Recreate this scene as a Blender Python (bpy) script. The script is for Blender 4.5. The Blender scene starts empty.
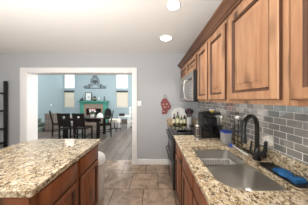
import bpy, bmesh, math, random
from mathutils import Vector, Matrix
random.seed(7)
PI = math.pi
SC = bpy.context.scene
COL = SC.collection

# ------------------------------------------------------------------ camera, world, light, exposure
cam_d = bpy.data.cameras.new('camera'); cam = bpy.data.objects.new('camera', cam_d); COL.objects.link(cam)
cam.location = (0, 0, 1.424); cam.rotation_euler = (PI/2, 0, 0)
cam_d.sensor_width = 36; cam_d.lens = 130/308*36
cam_d.shift_x = 0.0006; cam_d.shift_y = -3/308
cam_d.clip_start = 0.02
SC.camera = cam
W = bpy.data.worlds.new('World'); SC.world = W; W.use_nodes = True
bg = W.node_tree.nodes['Background']; bg.inputs[0].default_value = (1.0, 0.985, 0.965, 1); bg.inputs[1].default_value = 2.2
SC.view_settings.view_transform = 'Standard'; SC.view_settings.look = 'None'
SC.view_settings.gamma = 1; SC.view_settings.use_curve_mapping = False
SC.view_settings.exposure = 0.38

def area(name, loc, rot, sx, sy, power, color=(1, 1, 1), shape='RECTANGLE'):
    d = bpy.data.lights.new(name, 'AREA'); d.shape = shape; d.size = sx
    if shape == 'RECTANGLE': d.size_y = sy
    d.energy = power; d.color = color
    o = bpy.data.objects.new(name, d); COL.objects.link(o); o.location = loc; o.rotation_euler = rot
    return o
# added fill lamp behind the camera, in front of a closed wall
area('fill_behind', (-1.2, -2.4, 1.35), (PI/2, 0, 0), 3.6, 2.1, 10, (1.0, 0.985, 0.96))
area('fill_left', (-4.05, -0.2, 1.45), (0, -PI/2, 0), 1.7, 2.6, 17, (1.0, 0.985, 0.96))  # added fill from the left for the cabinet fronts, no window there
# unseen lamp added behind the camera, aimed up to brighten the ceiling
area('ceiling_fill', (-1.0, -0.5, 1.45), (PI-0.42, 0, 0), 0.9, 0.9, 95, (1.0, 0.985, 0.96))
# unseen lamp added to brighten the tall living room (high above the opening)
area('living_room_top_fill', (-3.2, 5.2, 3.9), (0, 0, 0), 3.2, 2.6, 90, (1.0, 0.99, 0.98))
area('living_room_side_fill', (0.95, 5.6, 1.9), (0, PI/2, 0), 2.6, 3.4, 130, (1.0, 0.99, 0.97))  # added side fill to whiten the left jamb, no window in that wall

# ------------------------------------------------------------------ materials
def mat(name, color, rough=0.5, metal=0.0, spec=0.5, coat=0.0, emit=None, es=0.0):
    m = bpy.data.materials.new(name); m.use_nodes = True
    b = m.node_tree.nodes['Principled BSDF']
    b.inputs['Base Color'].default_value = (*color, 1); b.inputs['Roughness'].default_value = rough
    b.inputs['Metallic'].default_value = metal; b.inputs['Specular IOR Level'].default_value = spec
    b.inputs['Coat Weight'].default_value = coat; b.inputs['Coat Roughness'].default_value = 0.12
    if emit: b.inputs['Emission Color'].default_value = (*emit, 1); b.inputs['Emission Strength'].default_value = es
    return m
def N(m, t): return m.node_tree.nodes.new(t)
def L(m, a, b): m.node_tree.links.new(a, b)
def bsdf(m): return m.node_tree.nodes['Principled BSDF']
def ramp(m, fac, stops, interp='LINEAR'):
    r = N(m, 'ShaderNodeValToRGB'); r.color_ramp.interpolation = interp
    el = r.color_ramp.elements
    while len(el) < len(stops): el.new(0.5)
    for e, (p, c) in zip(el, stops): e.position = p; e.color = (*c, 1)
    L(m, fac, r.inputs[0]); return r.outputs[0]
def coords(m, scale=(1, 1, 1), rnd=0.0, loc=(0, 0, 0), rot=(0, 0, 0)):
    tc = N(m, 'ShaderNodeTexCoord'); mp = N(m, 'ShaderNodeMapping')
    mp.inputs['Scale'].default_value = scale; mp.inputs['Location'].default_value = loc; mp.inputs['Rotation'].default_value = rot
    src = tc.outputs['Object']
    if rnd:
        oi = N(m, 'ShaderNodeObjectInfo'); mu = N(m, 'ShaderNodeMath'); mu.operation = 'MULTIPLY'; mu.inputs[1].default_value = rnd
        L(m, oi.outputs['Random'], mu.inputs[0])
        va = N(m, 'ShaderNodeVectorMath'); va.operation = 'ADD'; L(m, src, va.inputs[0]); L(m, mu.outputs[0], va.inputs[1]); src = va.outputs[0]
    L(m, src, mp.inputs[0]); return mp.outputs[0]
def noise(m, vec, scale, detail=3, rough=0.5, dist=0.0):
    n = N(m, 'ShaderNodeTexNoise'); n.inputs['Scale'].default_value = scale; n.inputs['Detail'].default_value = detail
    n.inputs['Roughness'].default_value = rough; n.inputs['Distortion'].default_value = dist
    L(m, vec, n.inputs['Vector']); return n.outputs['Fac']
def mix(m, fac, a, b, mode='MIX'):
    x = N(m, 'ShaderNodeMixRGB'); x.blend_type = mode
    for i, v in ((0, fac), (1, a), (2, b)):
        if hasattr(v, 'is_output') or isinstance(v, bpy.types.NodeSocket): L(m, v, x.inputs[i])
        elif i == 0: x.inputs[0].default_value = v
        else: x.inputs[i].default_value = (*v, 1)
    return x.outputs[0]
def bump(m, h, strength=0.2, dist=0.01):
    b = N(m, 'ShaderNodeBump'); b.inputs['Strength'].default_value = strength; b.inputs['Distance'].default_value = dist
    L(m, h, b.inputs['Height']); L(m, b.outputs[0], bsdf(m).inputs['Normal'])

def wood(name, dark, mid, light, knot, rough=0.5, long_axis=2, knots=True):
    m = mat(name, mid, rough)
    s = [9, 9, 9]; s[long_axis] = 0.9
    v = coords(m, tuple(s), 7.0)
    g = noise(m, v, 1.6, 5, 0.6, 0.6)
    c = ramp(m, g, [(0.28, dark), (0.5, mid), (0.72, light)])
    v2 = coords(m, tuple(x*4 for x in s), 3.0)
    f = noise(m, v2, 2.0, 3, 0.6)
    c = mix(m, ramp(m, f, [(0.35, (0.25,)*3), (0.6, (0, 0, 0))]), c, dark)
    if knots:
        ks = [7, 7, 7]; ks[long_axis] = 3.2
        vo = N(m, 'ShaderNodeTexVoronoi'); vo.inputs['Scale'].default_value = 1.0; L(m, coords(m, tuple(ks), 11.0), vo.inputs['Vector'])
        k = ramp(m, vo.outputs['Distance'], [(0.10, (0.97,)*3), (0.19, (0.45,)*3), (0.36, (0, 0, 0))])
        c = mix(m, k, c, knot)
    L(m, c, bsdf(m).inputs['Base Color'])
    return m

def granite(name):
    m = mat(name, (0.6, 0.5, 0.36), 0.045, spec=0.65)
    v = coords(m, (1, 0.75, 1))
    g = noise(m, v, 34, 6, 0.72, 1.2)
    c = ramp(m, g, [(0.36, (0.055, 0.036, 0.022)), (0.44, (0.30, 0.20, 0.105)), (0.50, (0.55, 0.44, 0.28)), (0.62, (0.74, 0.65, 0.50))])
    h = noise(m, coords(m, (1, 1, 1), 0, (3.1, 1.7, 0.4)), 11, 4, 0.6, 1.0)
    c = mix(m, ramp(m, h, [(0.50, (0, 0, 0)), (0.66, (0.55,)*3)]), c, (0.42, 0.29, 0.15))
    w = noise(m, coords(m, (1, 0.6, 1), 0, (1.1, 5.3, 0)), 62, 4, 0.7, 0.8)
    c = mix(m, ramp(m, w, [(0.545, (0, 0, 0)), (0.60, (0.92,)*3)]), c, (0.04, 0.028, 0.02))
    w2 = noise(m, coords(m, (1, 1, 1), 0, (7.1, 4.7, 2.4)), 70, 3, 0.6)
    c = mix(m, ramp(m, w2, [(0.58, (0, 0, 0)), (0.64, (0.8,)*3)]), c, (0.80, 0.75, 0.66))
    L(m, c, bsdf(m).inputs['Base Color'])
    return m

M = {}
M['ceiling'] = mat('ceiling_paint', (0.88, 0.86, 0.83), 0.9)
M['grey_wall'] = mat('grey_wall_paint', (0.44, 0.45, 0.465), 0.85)
M['blue_wall'] = mat('blue_wall_paint', (0.35, 0.445, 0.48), 0.85)
M['trim'] = mat('white_trim_paint', (0.84, 0.825, 0.81), 0.4)
M['white'] = mat('white_plastic', (0.82, 0.82, 0.81), 0.35)
M['alder'] = wood('knotty_alder', (0.20, 0.088, 0.040), (0.36, 0.188, 0.098), (0.47, 0.270, 0.150), (0.035, 0.014, 0.007))
M['alder_y'] = wood('knotty_alder_rail', (0.20, 0.088, 0.040), (0.36, 0.188, 0.098), (0.47, 0.270, 0.150), (0.035, 0.014, 0.007), long_axis=1)
M['shadow_line'] = wood('painted_shadow_line', (0.05, 0.020, 0.010), (0.085, 0.036, 0.018), (0.13, 0.06, 0.03), (0.03, 0.012, 0.006), knots=False)  # dark brown that paints shadow lines into door grooves and edges
M['crown'] = wood('crown_stain', (0.07, 0.030, 0.016), (0.13, 0.062, 0.034), (0.19, 0.10, 0.056), (0.08, 0.03, 0.02), long_axis=1, knots=False)
M['russet'] = wood('russet_wood', (0.15, 0.045, 0.017), (0.26, 0.088, 0.035), (0.34, 0.125, 0.052), (0.06, 0.02, 0.01), 0.36)  # darker and redder than the wall cabinet wood
M['granite'] = granite('speckled_granite')
M['steel'] = mat('brushed_steel', (0.58, 0.56, 0.53), 0.33, 1.0)
M['steel_dark'] = mat('dark_steel', (0.40, 0.40, 0.41), 0.33, 1.0)
M['black_metal'] = mat('matte_black_metal', (0.007, 0.0065, 0.006), 0.3)
M['black'] = mat('black_plastic', (0.012, 0.012, 0.013), 0.35)
M['black_glass'] = mat('black_glass', (0.008, 0.008, 0.009), 0.05, spec=0.6)
M['espresso'] = wood('espresso_wood', (0.006, 0.004, 0.0035), (0.011, 0.007, 0.006), (0.018, 0.011, 0.009), (0.01, 0.005, 0.004), 0.6, knots=False)
bsdf(M['espresso']).inputs['Specular IOR Level'].default_value = 0.25
M['table_top'] = mat('dark_table_top', (0.05, 0.033, 0.026), 0.12)
M['taupe'] = wood('weathered_taupe_wood', (0.12, 0.095, 0.08), (0.19, 0.155, 0.135), (0.26, 0.22, 0.19), (0.1, 0.08, 0.06), 0.7, knots=False)
M['mint'] = mat('painted_green_wood', (0.06, 0.29, 0.215), 0.45)
M['stone'] = mat('tan_brick', (0.30, 0.21, 0.15), 0.8)
M['soot'] = mat('sooty_firebox', (0.015, 0.013, 0.012), 0.9)
M['iron'] = mat('wrought_iron', (0.045, 0.05, 0.055), 0.5)
M['blue_plastic'] = mat('blue_plastic', (0.02, 0.06, 0.35), 0.35)
M['blue_sponge'] = mat('blue_sponge', (0.02, 0.135, 0.36), 0.75)
M['red_paint'] = mat('red_painted_wood', (0.22, 0.05, 0.055), 0.55)
M['purple'] = mat('plum_silicone', (0.13, 0.055, 0.075), 0.5)
M['green_glass'] = mat('olive_bottle', (0.10, 0.12, 0.03), 0.1)
M['brown_glass'] = mat('brown_bottle', (0.05, 0.022, 0.008), 0.1)
M['label'] = mat('pale_label', (0.70, 0.66, 0.45), 0.6)
M['yellow'] = mat('yellow_ceramic', (0.62, 0.42, 0.06), 0.4)
M['ivory'] = mat('cream_fabric', (0.62, 0.56, 0.48), 0.85)
M['shade'] = mat('woven_cream_shade', (0.75, 0.71, 0.62), 0.9)
M['picture'] = mat('pale_print', (0.70, 0.73, 0.74), 0.5)
M['leaf'] = mat('green_leaf', (0.08, 0.16, 0.06), 0.6)
M['pink'] = mat('pink_petals', (0.66, 0.33, 0.34), 0.7)
M['carpet'] = mat('grey_green_carpet', (0.17, 0.21, 0.18), 0.95)
M['grey_plastic'] = mat('clear_grey_plastic', (0.35, 0.34, 0.33), 0.25)
M['wood_handle'] = mat('pale_wood', (0.45, 0.30, 0.17), 0.6)

def lamp_mat(name, s):
    return mat(name, (0.9, 0.88, 0.84), 0.5, emit=(1.0, 0.93, 0.83), es=s)
M['lamp_bright'] = lamp_mat('lamp_lens_bright', 9.0)
M['lamp_soft'] = lamp_mat('lamp_lens_soft', 3.0)

m = M['glass'] = bpy.data.materials.new('window_glass'); m.use_nodes = True
nt = m.node_tree; nt.nodes.remove(bsdf(m))
tr = N(m, 'ShaderNodeBsdfTransparent'); gl = N(m, 'ShaderNodeBsdfGlossy'); gl.inputs['Roughness'].default_value = 0.02
mx = N(m, 'ShaderNodeMixShader'); mx.inputs[0].default_value = 0.08
tr.inputs[0].default_value = (0.96, 0.98, 0.98, 1)
L(m, tr.outputs[0], mx.inputs[1]); L(m, gl.outputs[0], mx.inputs[2]); L(m, mx.outputs[0], nt.nodes['Material Output'].inputs[0])

def tile_floor():
    m = M['tile_floor'] = mat('brown_floor_tile', (0.3, 0.22, 0.17), 0.15)
    v = coords(m, loc=(0.39, 0.117, 0))
    b = N(m, 'ShaderNodeTexBrick'); b.offset = 0.5; b.inputs['Scale'].default_value = 1
    b.inputs['Brick Width'].default_value = 0.462; b.inputs['Row Height'].default_value = 0.437
    b.inputs['Mortar Size'].default_value = 0.006; b.inputs['Mortar Smooth'].default_value = 0.2
    b.inputs['Color1'].default_value = (0.335, 0.245, 0.180, 1); b.inputs['Color2'].default_value = (0.275, 0.195, 0.140, 1)
    b.inputs['Mortar'].default_value = (0.07, 0.05, 0.037, 1)
    L(m, v, b.inputs['Vector'])
    n = noise(m, coords(m), 5.5, 6, 0.68, 0.6)
    c = mix(m, 0.75, b.outputs['Color'], ramp(m, n, [(0.34, (0.42, 0.40, 0.38)), (0.5, (0.95, 0.93, 0.9)), (0.66, (1.45, 1.45, 1.45))]), 'MULTIPLY')
    L(m, c, bsdf(m).inputs['Base Color'])
    bump(m, b.outputs['Fac'], -0.25, 0.004)
tile_floor()
def plank_floor():
    m = M['plank_floor'] = mat('grey_wood_plank', (0.2, 0.18, 0.17), 0.3)
    v = coords(m, rot=(0, 0, PI/2))
    b = N(m, 'ShaderNodeTexBrick'); b.offset = 0.37; b.inputs['Scale'].default_value = 1
    b.inputs['Brick Width'].default_value = 1.15; b.inputs['Row Height'].default_value = 0.2
    b.inputs['Mortar Size'].default_value = 0.009; b.inputs['Mortar Smooth'].default_value = 0.1
    b.inputs['Color1'].default_value = (0.215, 0.178, 0.155, 1); b.inputs['Color2'].default_value = (0.135, 0.108, 0.093, 1)
    b.inputs['Mortar'].default_value = (0.05, 0.04, 0.036, 1)
    L(m, v, b.inputs['Vector'])
    n = noise(m, coords(m, (14, 1.2, 1)), 2.0, 5, 0.6, 0.5)
    c = mix(m, 0.6, b.outputs['Color'], ramp(m, n, [(0.3, (0.6, 0.58, 0.56)), (0.7, (1.35, 1.35, 1.35))]), 'MULTIPLY')
    L(m, c, bsdf(m).inputs['Base Color'])
plank_floor()
def splash_tile():
    m = M['splash'] = mat('grey_subway_tile', (0.3, 0.3, 0.3), 0.12, metal=0.6, spec=0.8)
    tc = N(m, 'ShaderNodeTexCoord'); sp = N(m, 'ShaderNodeSeparateXYZ'); cb = N(m, 'ShaderNodeCombineXYZ')
    L(m, tc.outputs['Object'], sp.inputs[0]); L(m, sp.outputs[1], cb.inputs[0]); L(m, sp.outputs[2], cb.inputs[1])
    mp = N(m, 'ShaderNodeMapping'); mp.inputs['Location'].default_value = (0.03, 0.006, 0); L(m, cb.outputs[0], mp.inputs[0])
    b = N(m, 'ShaderNodeTexBrick'); b.offset = 0.5; b.inputs['Scale'].default_value = 1
    b.inputs['Brick Width'].default_value = 0.103; b.inputs['Row Height'].default_value = 0.0515
    b.inputs['Mortar Size'].default_value = 0.0022; b.inputs['Mortar Smooth'].default_value = 0.15; b.inputs['Bias'].default_value = 0.0
    b.inputs['Color1'].default_value = (0.80, 0.775, 0.73, 1); b.inputs['Color2'].default_value = (0.36, 0.35, 0.33, 1)
    b.inputs['Mortar'].default_value = (0.95, 0.93, 0.90, 1)
    L(m, mp.outputs[0], b.inputs['Vector'])
    n = noise(m, coords(m), 22, 4, 0.6)
    c = mix(m, 0.5, b.outputs['Color'], ramp(m, n, [(0.3, (0.7,)*3), (0.7, (1.3,)*3)]), 'MULTIPLY')
    L(m, c, bsdf(m).inputs['Base Color'])
    r = N(m, 'ShaderNodeMapRange'); r.inputs['To Min'].default_value = 0.09; r.inputs['To Max'].default_value = 0.7
    L(m, b.outputs['Fac'], r.inputs[0]); L(m, r.outputs[0], bsdf(m).inputs['Roughness'])
    bump(m, b.outputs['Fac'], -0.4, 0.002)
splash_tile()
def brick_stone():
    m = M['stone']; tc = N(m, 'ShaderNodeTexCoord'); sp = N(m, 'ShaderNodeSeparateXYZ'); cb = N(m, 'ShaderNodeCombineXYZ')
    L(m, tc.outputs['Object'], sp.inputs[0]); L(m, sp.outputs[0], cb.inputs[0]); L(m, sp.outputs[2], cb.inputs[1])
    b = N(m, 'ShaderNodeTexBrick'); b.inputs['Scale'].default_value = 1; b.inputs['Brick Width'].default_value = 0.2; b.inputs['Row Height'].default_value = 0.07
    b.inputs['Mortar Size'].default_value = 0.006
    b.inputs['Color1'].default_value = (0.30, 0.215, 0.165, 1); b.inputs['Color2'].default_value = (0.21, 0.145, 0.11, 1); b.inputs['Mortar'].default_value = (0.4, 0.36, 0.3, 1)
    L(m, cb.outputs[0], b.inputs['Vector']); L(m, b.outputs['Color'], bsdf(m).inputs['Base Color'])
brick_stone()

m = M['shade']; tl = N(m, 'ShaderNodeBsdfTranslucent'); tl.inputs[0].default_value = (0.85, 0.80, 0.70, 1)
ms = N(m, 'ShaderNodeMixShader'); ms.inputs[0].default_value = 0.3
L(m, bsdf(m).outputs[0], ms.inputs[1]); L(m, tl.outputs[0], ms.inputs[2]); L(m, ms.outputs[0], m.node_tree.nodes['Material Output'].inputs[0])

# ------------------------------------------------------------------ geometry helpers
class MB:
    def __init__(s, off=(0, 0, 0)): s.bm = bmesh.new(); s.off = Vector(off)
    def box(s, x0, x1, y0, y1, z0, z1, bev=0.0):
        vs = [s.bm.verts.new((x, y, z)) for x in (x0, x1) for y in (y0, y1) for z in (z0, z1)]
        fs = [s.bm.faces.new([vs[i] for i in q]) for q in ((0, 1, 3, 2), (4, 6, 7, 5), (0, 4, 5, 1), (2, 3, 7, 6), (0, 2, 6, 4), (1, 5, 7, 3))]
        if bev:
            es = list({e for f in fs for e in f.edges})
            bmesh.ops.bevel(s.bm, geom=es, offset=bev, segments=2, profile=0.6, affect='EDGES')
        return s
    def prism(s, poly, axis, a, b):
        def P(u, v, w): return {'x': (w, u, v), 'y': (u, w, v), 'z': (u, v, w)}[axis]
        A = [s.bm.verts.new(P(u, v, a)) for u, v in poly]; B = [s.bm.verts.new(P(u, v, b)) for u, v in poly]
        n = len(poly); s.bm.faces.new(A[::-1]); s.bm.faces.new(B)
        for i in range(n): s.bm.faces.new((A[i], A[(i+1) % n], B[(i+1) % n], B[i]))
        return s
    def tube(s, pts, r, seg=8, closed=False, smooth=True):
        pts = [Vector(p) for p in pts]; n = len(pts); rs = r if isinstance(r, (list, tuple)) else [r]*n
        rings = []; up = None
        for i, p in enumerate(pts):
            a = pts[i-1] if (i or closed) else p; b = pts[(i+1) % n] if (i < n-1 or closed) else p
            t = (b - a).normalized()
            if up is None:
                up = Vector((0, 0, 1)) if abs(t.z) < 0.9 else Vector((1, 0, 0))
            u = (up - t*up.dot(t)).normalized(); up = u; w = t.cross(u)
            rings.append([s.bm.verts.new(p + rs[i]*(math.cos(2*PI*k/seg)*u + math.sin(2*PI*k/seg)*w)) for k in range(seg)])
        m = n if closed else n-1
        for i in range(m):
            A, B = rings[i], rings[(i+1) % n]
            for k in range(seg):
                s.bm.faces.new((A[k], A[(k+1) % seg], B[(k+1) % seg], B[k]))
        if not closed: s.bm.faces.new(rings[0][::-1]); s.bm.faces.new(rings[-1])
        return s
    def lathe(s, prof, c, seg=24, axis='z', sx=1.0, sy=1.0):
        cx, cy, cz = c; rings = []
        for r, h in prof:
            r = max(r, 1e-4); ring = []
            for k in range(seg):
                a = 2*PI*k/seg; u, v = r*math.cos(a)*sx, r*math.sin(a)*sy
                p = {'z': (cx+u, cy+v, cz+h), 'x': (cx+h, cy+u, cz+v), 'y': (cx+u, cy+h, cz+v)}[axis]
                ring.append(s.bm.verts.new(p))
            rings.append(ring)
        for A, B in zip(rings, rings[1:]):
            for k in range(seg): s.bm.faces.new((A[k], A[(k+1) % seg], B[(k+1) % seg], B[k]))
        s.bm.faces.new(rings[0][::-1]); s.bm.faces.new(rings[-1])
        return s
    def loft(s, rings, cap0=True, cap1=True):
        R = [[s.bm.verts.new(p) for p in ring] for ring in rings]; n = len(R[0])
        for A, B in zip(R, R[1:]):
            for k in range(n): s.bm.faces.new((A[k], A[(k+1) % n], B[(k+1) % n], B[k]))
        if cap0: s.bm.faces.new(R[0][::-1])
        if cap1: s.bm.faces.new(R[-1])
        return s
    def slab(s, outer, holes, z0, z1, axis='z'):
        """flat slab with holes, outlines in the xy plane"""
        top = []; loops = []
        for lp in [outer] + holes:
            vs = [s.bm.verts.new((x, y, z1)) for x, y in lp]; loops.append(vs)
            for i in range(len(vs)): top.append(s.bm.edges.new((vs[i], vs[(i+1) % len(vs)])))
        r = bmesh.ops.triangle_fill(s.bm, use_beauty=True, use_dissolve=False, edges=top)
        fs = [g for g in r['geom'] if isinstance(g, bmesh.types.BMFace)]
        low = {}
        for vs in loops:
            for v in vs: low[v] = s.bm.verts.new((v.co.x, v.co.y, z0))
        for f in fs: s.bm.faces.new([low[v] for v in reversed(f.verts)])
        for vs in loops:
            for i in range(len(vs)):
                a, b = vs[i], vs[(i+1) % len(vs)]; s.bm.faces.new((a, b, low[b], low[a]))
        return s
    def xf(s, mtx): bmesh.ops.transform(s.bm, matrix=mtx, verts=s.bm.verts); return s
    def build(s, name, m, parent=None, smooth=True, label=None):
        bm = s.bm
        bmesh.ops.translate(bm, vec=-s.off, verts=bm.verts)
        bmesh.ops.recalc_face_normals(bm, faces=bm.faces)
        bm.normal_update()
        for f in bm.faces: f.smooth = smooth
        for e in bm.edges:
            if len(e.link_faces) == 2: e.smooth = e.calc_face_angle(0) < 0.62
            else: e.smooth = False
        me = bpy.data.meshes.new(name); bm.to_mesh(me); bm.free()
        me.materials.append(M[m] if isinstance(m, str) else m)
        o = bpy.data.objects.new(name, me); COL.objects.link(o)
        if parent: o.parent = parent
        else: o.location = s.off
        if label: o['label'] = label
        return o

def tag(o, label=None, cat=None, group=None, kind=None):
    if label: o['label'] = label
    if cat: o['category'] = cat
    if group: o['group'] = group
    if kind: o['kind'] = kind
    return o
def thing(name, label, cat, loc=(0, 0, 0), group=None, rz=0, kind=None):
    o = bpy.data.objects.new(name, None); COL.objects.link(o); o.location = loc; o.rotation_euler.z = rz; o.empty_display_size = 0.05
    return tag(o, label, cat, group, kind)
def copy_tree(o, loc, rz=0, label=None, parent=None):
    c = o.copy(); COL.objects.link(c)
    if parent is None:
        c.location = loc; c.rotation_euler.z = rz
        if label: c['label'] = label
    else: c.parent = parent
    for ch in list(o.children): copy_tree(ch, None, parent=c)
    return c
def struct(name, mb, m, label, parent=None, cat=None):
    o = mb.build(name, m, parent)
    if not parent: tag(o, label, cat or name.split('_')[0], None, 'structure')
    return o
def rrect(x0, x1, y0, y1, r, n=6):
    rs = r if isinstance(r, (list, tuple)) else [r]*4
    P = []
    for (cx, cy, a0, rr) in ((x1-rs[0], y1-rs[0], 0, rs[0]), (x0+rs[1], y1-rs[1], PI/2, rs[1]), (x0+rs[2], y0+rs[2], PI, rs[2]), (x1-rs[3], y0+rs[3], 3*PI/2, rs[3])):
        for k in range(n+1):
            a = a0 + PI/2*k/n; P.append((cx+rr*math.cos(a), cy+rr*math.sin(a)))
    return P

# ------------------------------------------------------------------ the room
WY0, WY1 = 2.857, 3.10          # kitchen back wall, its two faces
OX0, OX1, OZ = -2.79, -0.464, 2.022
RW = 0.98                       # right wall
struct('floor', MB().box(-4.2, 1.1, -2.6, 3.06, -0.1, 0), 'tile_floor', 'brown mottled stone-look tile floor of the kitchen')
struct('floor_living', MB().box(-5.64, 1.0, 3.06, 8.07, -0.1, 0), 'plank_floor', 'grey wood plank floor of the room beyond the opening', cat='floor')
struct('ceiling', MB().box(-4.2, 1.1, -2.6, WY0, 2.44, 2.54), 'ceiling', 'smooth white kitchen ceiling')
struct('ceiling_living', MB().box(-5.64, 1.0, WY1, 8.07, 4.0, 4.1), 'ceiling', 'high white ceiling of the room beyond the opening', cat='ceiling')
wb = MB().box(-4.2, OX0, WY0, WY1, 0, 4.0); wb.box(OX1, 1.1, WY0, WY1, 0, 4.0); wb.box(OX0, OX1, WY0, WY1, OZ, 4.0)
struct('wall_back', wb, 'grey_wall', 'light grey kitchen wall around the wide cased opening')
struct('wall_right', MB().box(RW, 1.1, -2.6, WY0, 0, 2.44), 'grey_wall', 'grey wall behind the cabinets and the sink')
struct('wall_front', MB().box(-4.2, 1.1, -2.7, -2.6, 0, 2.54), 'grey_wall', 'grey kitchen wall behind the camera')
struct('wall_left', MB().box(-4.3, -4.2, -2.6, WY0, 0, 2.44), 'grey_wall', 'grey kitchen wall on the far left')
struct('wall_living_left', MB().box(-5.76, -5.64, WY1, 8.07, 0, 4.0), 'blue_wall', 'blue side wall of the far room left of the fireplace', cat='wall')
struct('wall_living_right', MB().box(1.0, 1.1, WY1, 8.07, 0, 4.0), 'blue_wall', 'blue side wall of the far room on the right', cat='wall')
# far wall with two window openings
WN = [(-5.56, -4.93), (-2.33, -1.60)]
Z0, Z1, Z2 = 0.955, 1.98, 3.35
fw = MB(); xs = [-5.76, WN[0][0], WN[0][1], WN[1][0], WN[1][1], 1.1]
for i in (0, 2, 4): fw.box(xs[i], xs[i+1], 8.07, 8.22, 0, 4.0)
for a, b in WN: fw.box(a, b, 8.07, 8.22, 0, Z0); fw.box(a, b, 8.07, 8.22, Z2, 4.0); fw.box(a, b, 8.07, 8.22, Z1, Z1+0.14)
struct('wall_living_back', fw, 'blue_wall', 'pale blue wall behind the fireplace and its two windows', cat='wall')

def casing(i, off=0.0):
    pass
cs = MB()
cs.box(OX0-0.135, OX0, WY0-0.022, WY0, 0, OZ+0.10, 0.006)
cs.box(OX1, OX1+0.095, WY0-0.022, WY0, 0, OZ+0.10, 0.006)
cs.box(OX0, OX1, WY0-0.022, WY0, OZ, OZ+0.10, 0.006)
struct('trim_1', cs, 'trim', 'white casing around the wide opening to the far room', cat='trim')
jb = MB(); jb.box(OX0, OX0+0.012, WY0-0.012, WY1+0.01, 0, OZ); jb.box(OX1-0.012, OX1, WY0-0.012, WY1+0.01, 0, OZ); jb.box(OX0+0.012, OX1-0.012, WY0-0.012, WY1+0.01, OZ-0.012, OZ)
struct('trim_2', jb, 'trim', 'white jamb lining inside the wide opening', cat='trim')
struct('baseboard_right', MB().box(OX1+0.095, 0.9, WY0-0.014, WY0, 0, 0.115, 0.004), 'trim', 'white baseboard under the grey wall right of the opening')
struct('baseboard_left', MB().box(-4.2, OX0-0.135, WY0-0.014, WY0, 0, 0.115, 0.004), 'trim', 'white baseboard under the grey wall left of the opening')
struct('baseboard_back', MB().box(-5.62, -4.6, 8.056, 8.07, 0, 0.12).box(-2.75, 1.0, 8.056, 8.07, 0, 0.12), 'trim', 'white baseboard along the far blue wall')
struct('backsplash', MB().box(RW-0.012, RW, -0.6, WY0, 0.86, 1.392), 'splash', 'glossy grey subway tile backsplash behind the sink', cat='backsplash')

# windows of the far room
for i, (a, b) in enumerate(WN):
    side = ('left', 'right')[i]
    w = thing('window_%d' % (i+1), 'tall two-tier window %s of the fireplace with a cream shade' % side, 'window', ((a+b)/2, 8.07, Z0), kind='structure')
    off = w.location.copy()
    for k, (z0, z1) in enumerate(((Z0, Z1), (Z1+0.14, Z2))):
        f = MB(off); t = 0.035
        f.box(a, a+t, 8.10, 8.16, z0, z1).box(b-t, b, 8.10, 8.16, z0, z1).box(a+t, b-t, 8.10, 8.16, z0, z0+t).box(a+t, b-t, 8.10, 8.16, z1-t, z1)
        if k == 0: f.box(a+t, b-t, 8.105, 8.155, (z0+z1)/2-0.02, (z0+z1)/2+0.02)
        fo = f.build('window_frame', 'trim', w)
        MB(off).box(a+t, b-t, 8.125, 8.131, z0+t, z1-t).build('pane', 'glass', fo)
    h = MB(off).box(a+0.005, b-0.005, 8.03, 8.095, Z1-0.11, Z1+0.0, 0.01).build('shade_headrail', 'iron', w, label='dark grey headrail of the shade')
    s = MB(off)
    zz = Z1-0.11; nfold = 6; hh = (zz-(Z0+0.02))/nfold
    for q in range(nfold):
        s.prism([(8.075, zz-q*hh), (8.088, zz-q*hh), (8.092, zz-(q+1)*hh), (8.062, zz-(q+1)*hh+0.02), (8.066, zz-(q+1)*hh+0.004)][:5], 'x', a+0.02, b-0.02)
    s.build('shade', 'shade', w, smooth=False)
    MB(off).box(a-0.02, b+0.02, 8.03, 8.10, Z0-0.03, Z0, 0.005).build('window_sill', 'trim', w)

# ------------------------------------------------------------------ recessed ceiling lights
def downlight(x, y, r, lens, power, label):
    t = thing('ceiling_light', label, 'ceiling light', (x, y, 2.44), 'recessed ceiling lights')
    off = t.location
    MB(off).lathe([(r*0.80, 0.0), (r*0.80, -0.006), (r*0.86, -0.012), (r, -0.004), (r, 0.0)], (x, y, 2.4398), 32).build('trim_ring', 'trim', t)
    MB(off).lathe([(r*0.79, -0.004), (r*0.6, -0.013), (0.0, -0.016)], (x, y, 2.4398), 32).build('lens', lens, t, label='glowing white lens')
    d = bpy.data.lights.new('downlight_bulb', 'SPOT'); d.energy = power; d.color = (1.0, 0.95, 0.87); d.spot_size = 1.9; d.spot_blend = 0.7; d.shadow_soft_size = r*0.7
    o = bpy.data.objects.new('downlight_bulb', d); COL.objects.link(o); o.parent = t; o.location = (0, 0, -0.03)
downlight(0.215, 1.40, 0.075, 'lamp_bright', 24, 'small bright recessed ceiling light nearer the camera, above the sink')
downlight(0.20, 2.15, 0.115, 'lamp_soft', 24, 'wider recessed ceiling light nearer the opening, with a thin rim')

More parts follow.
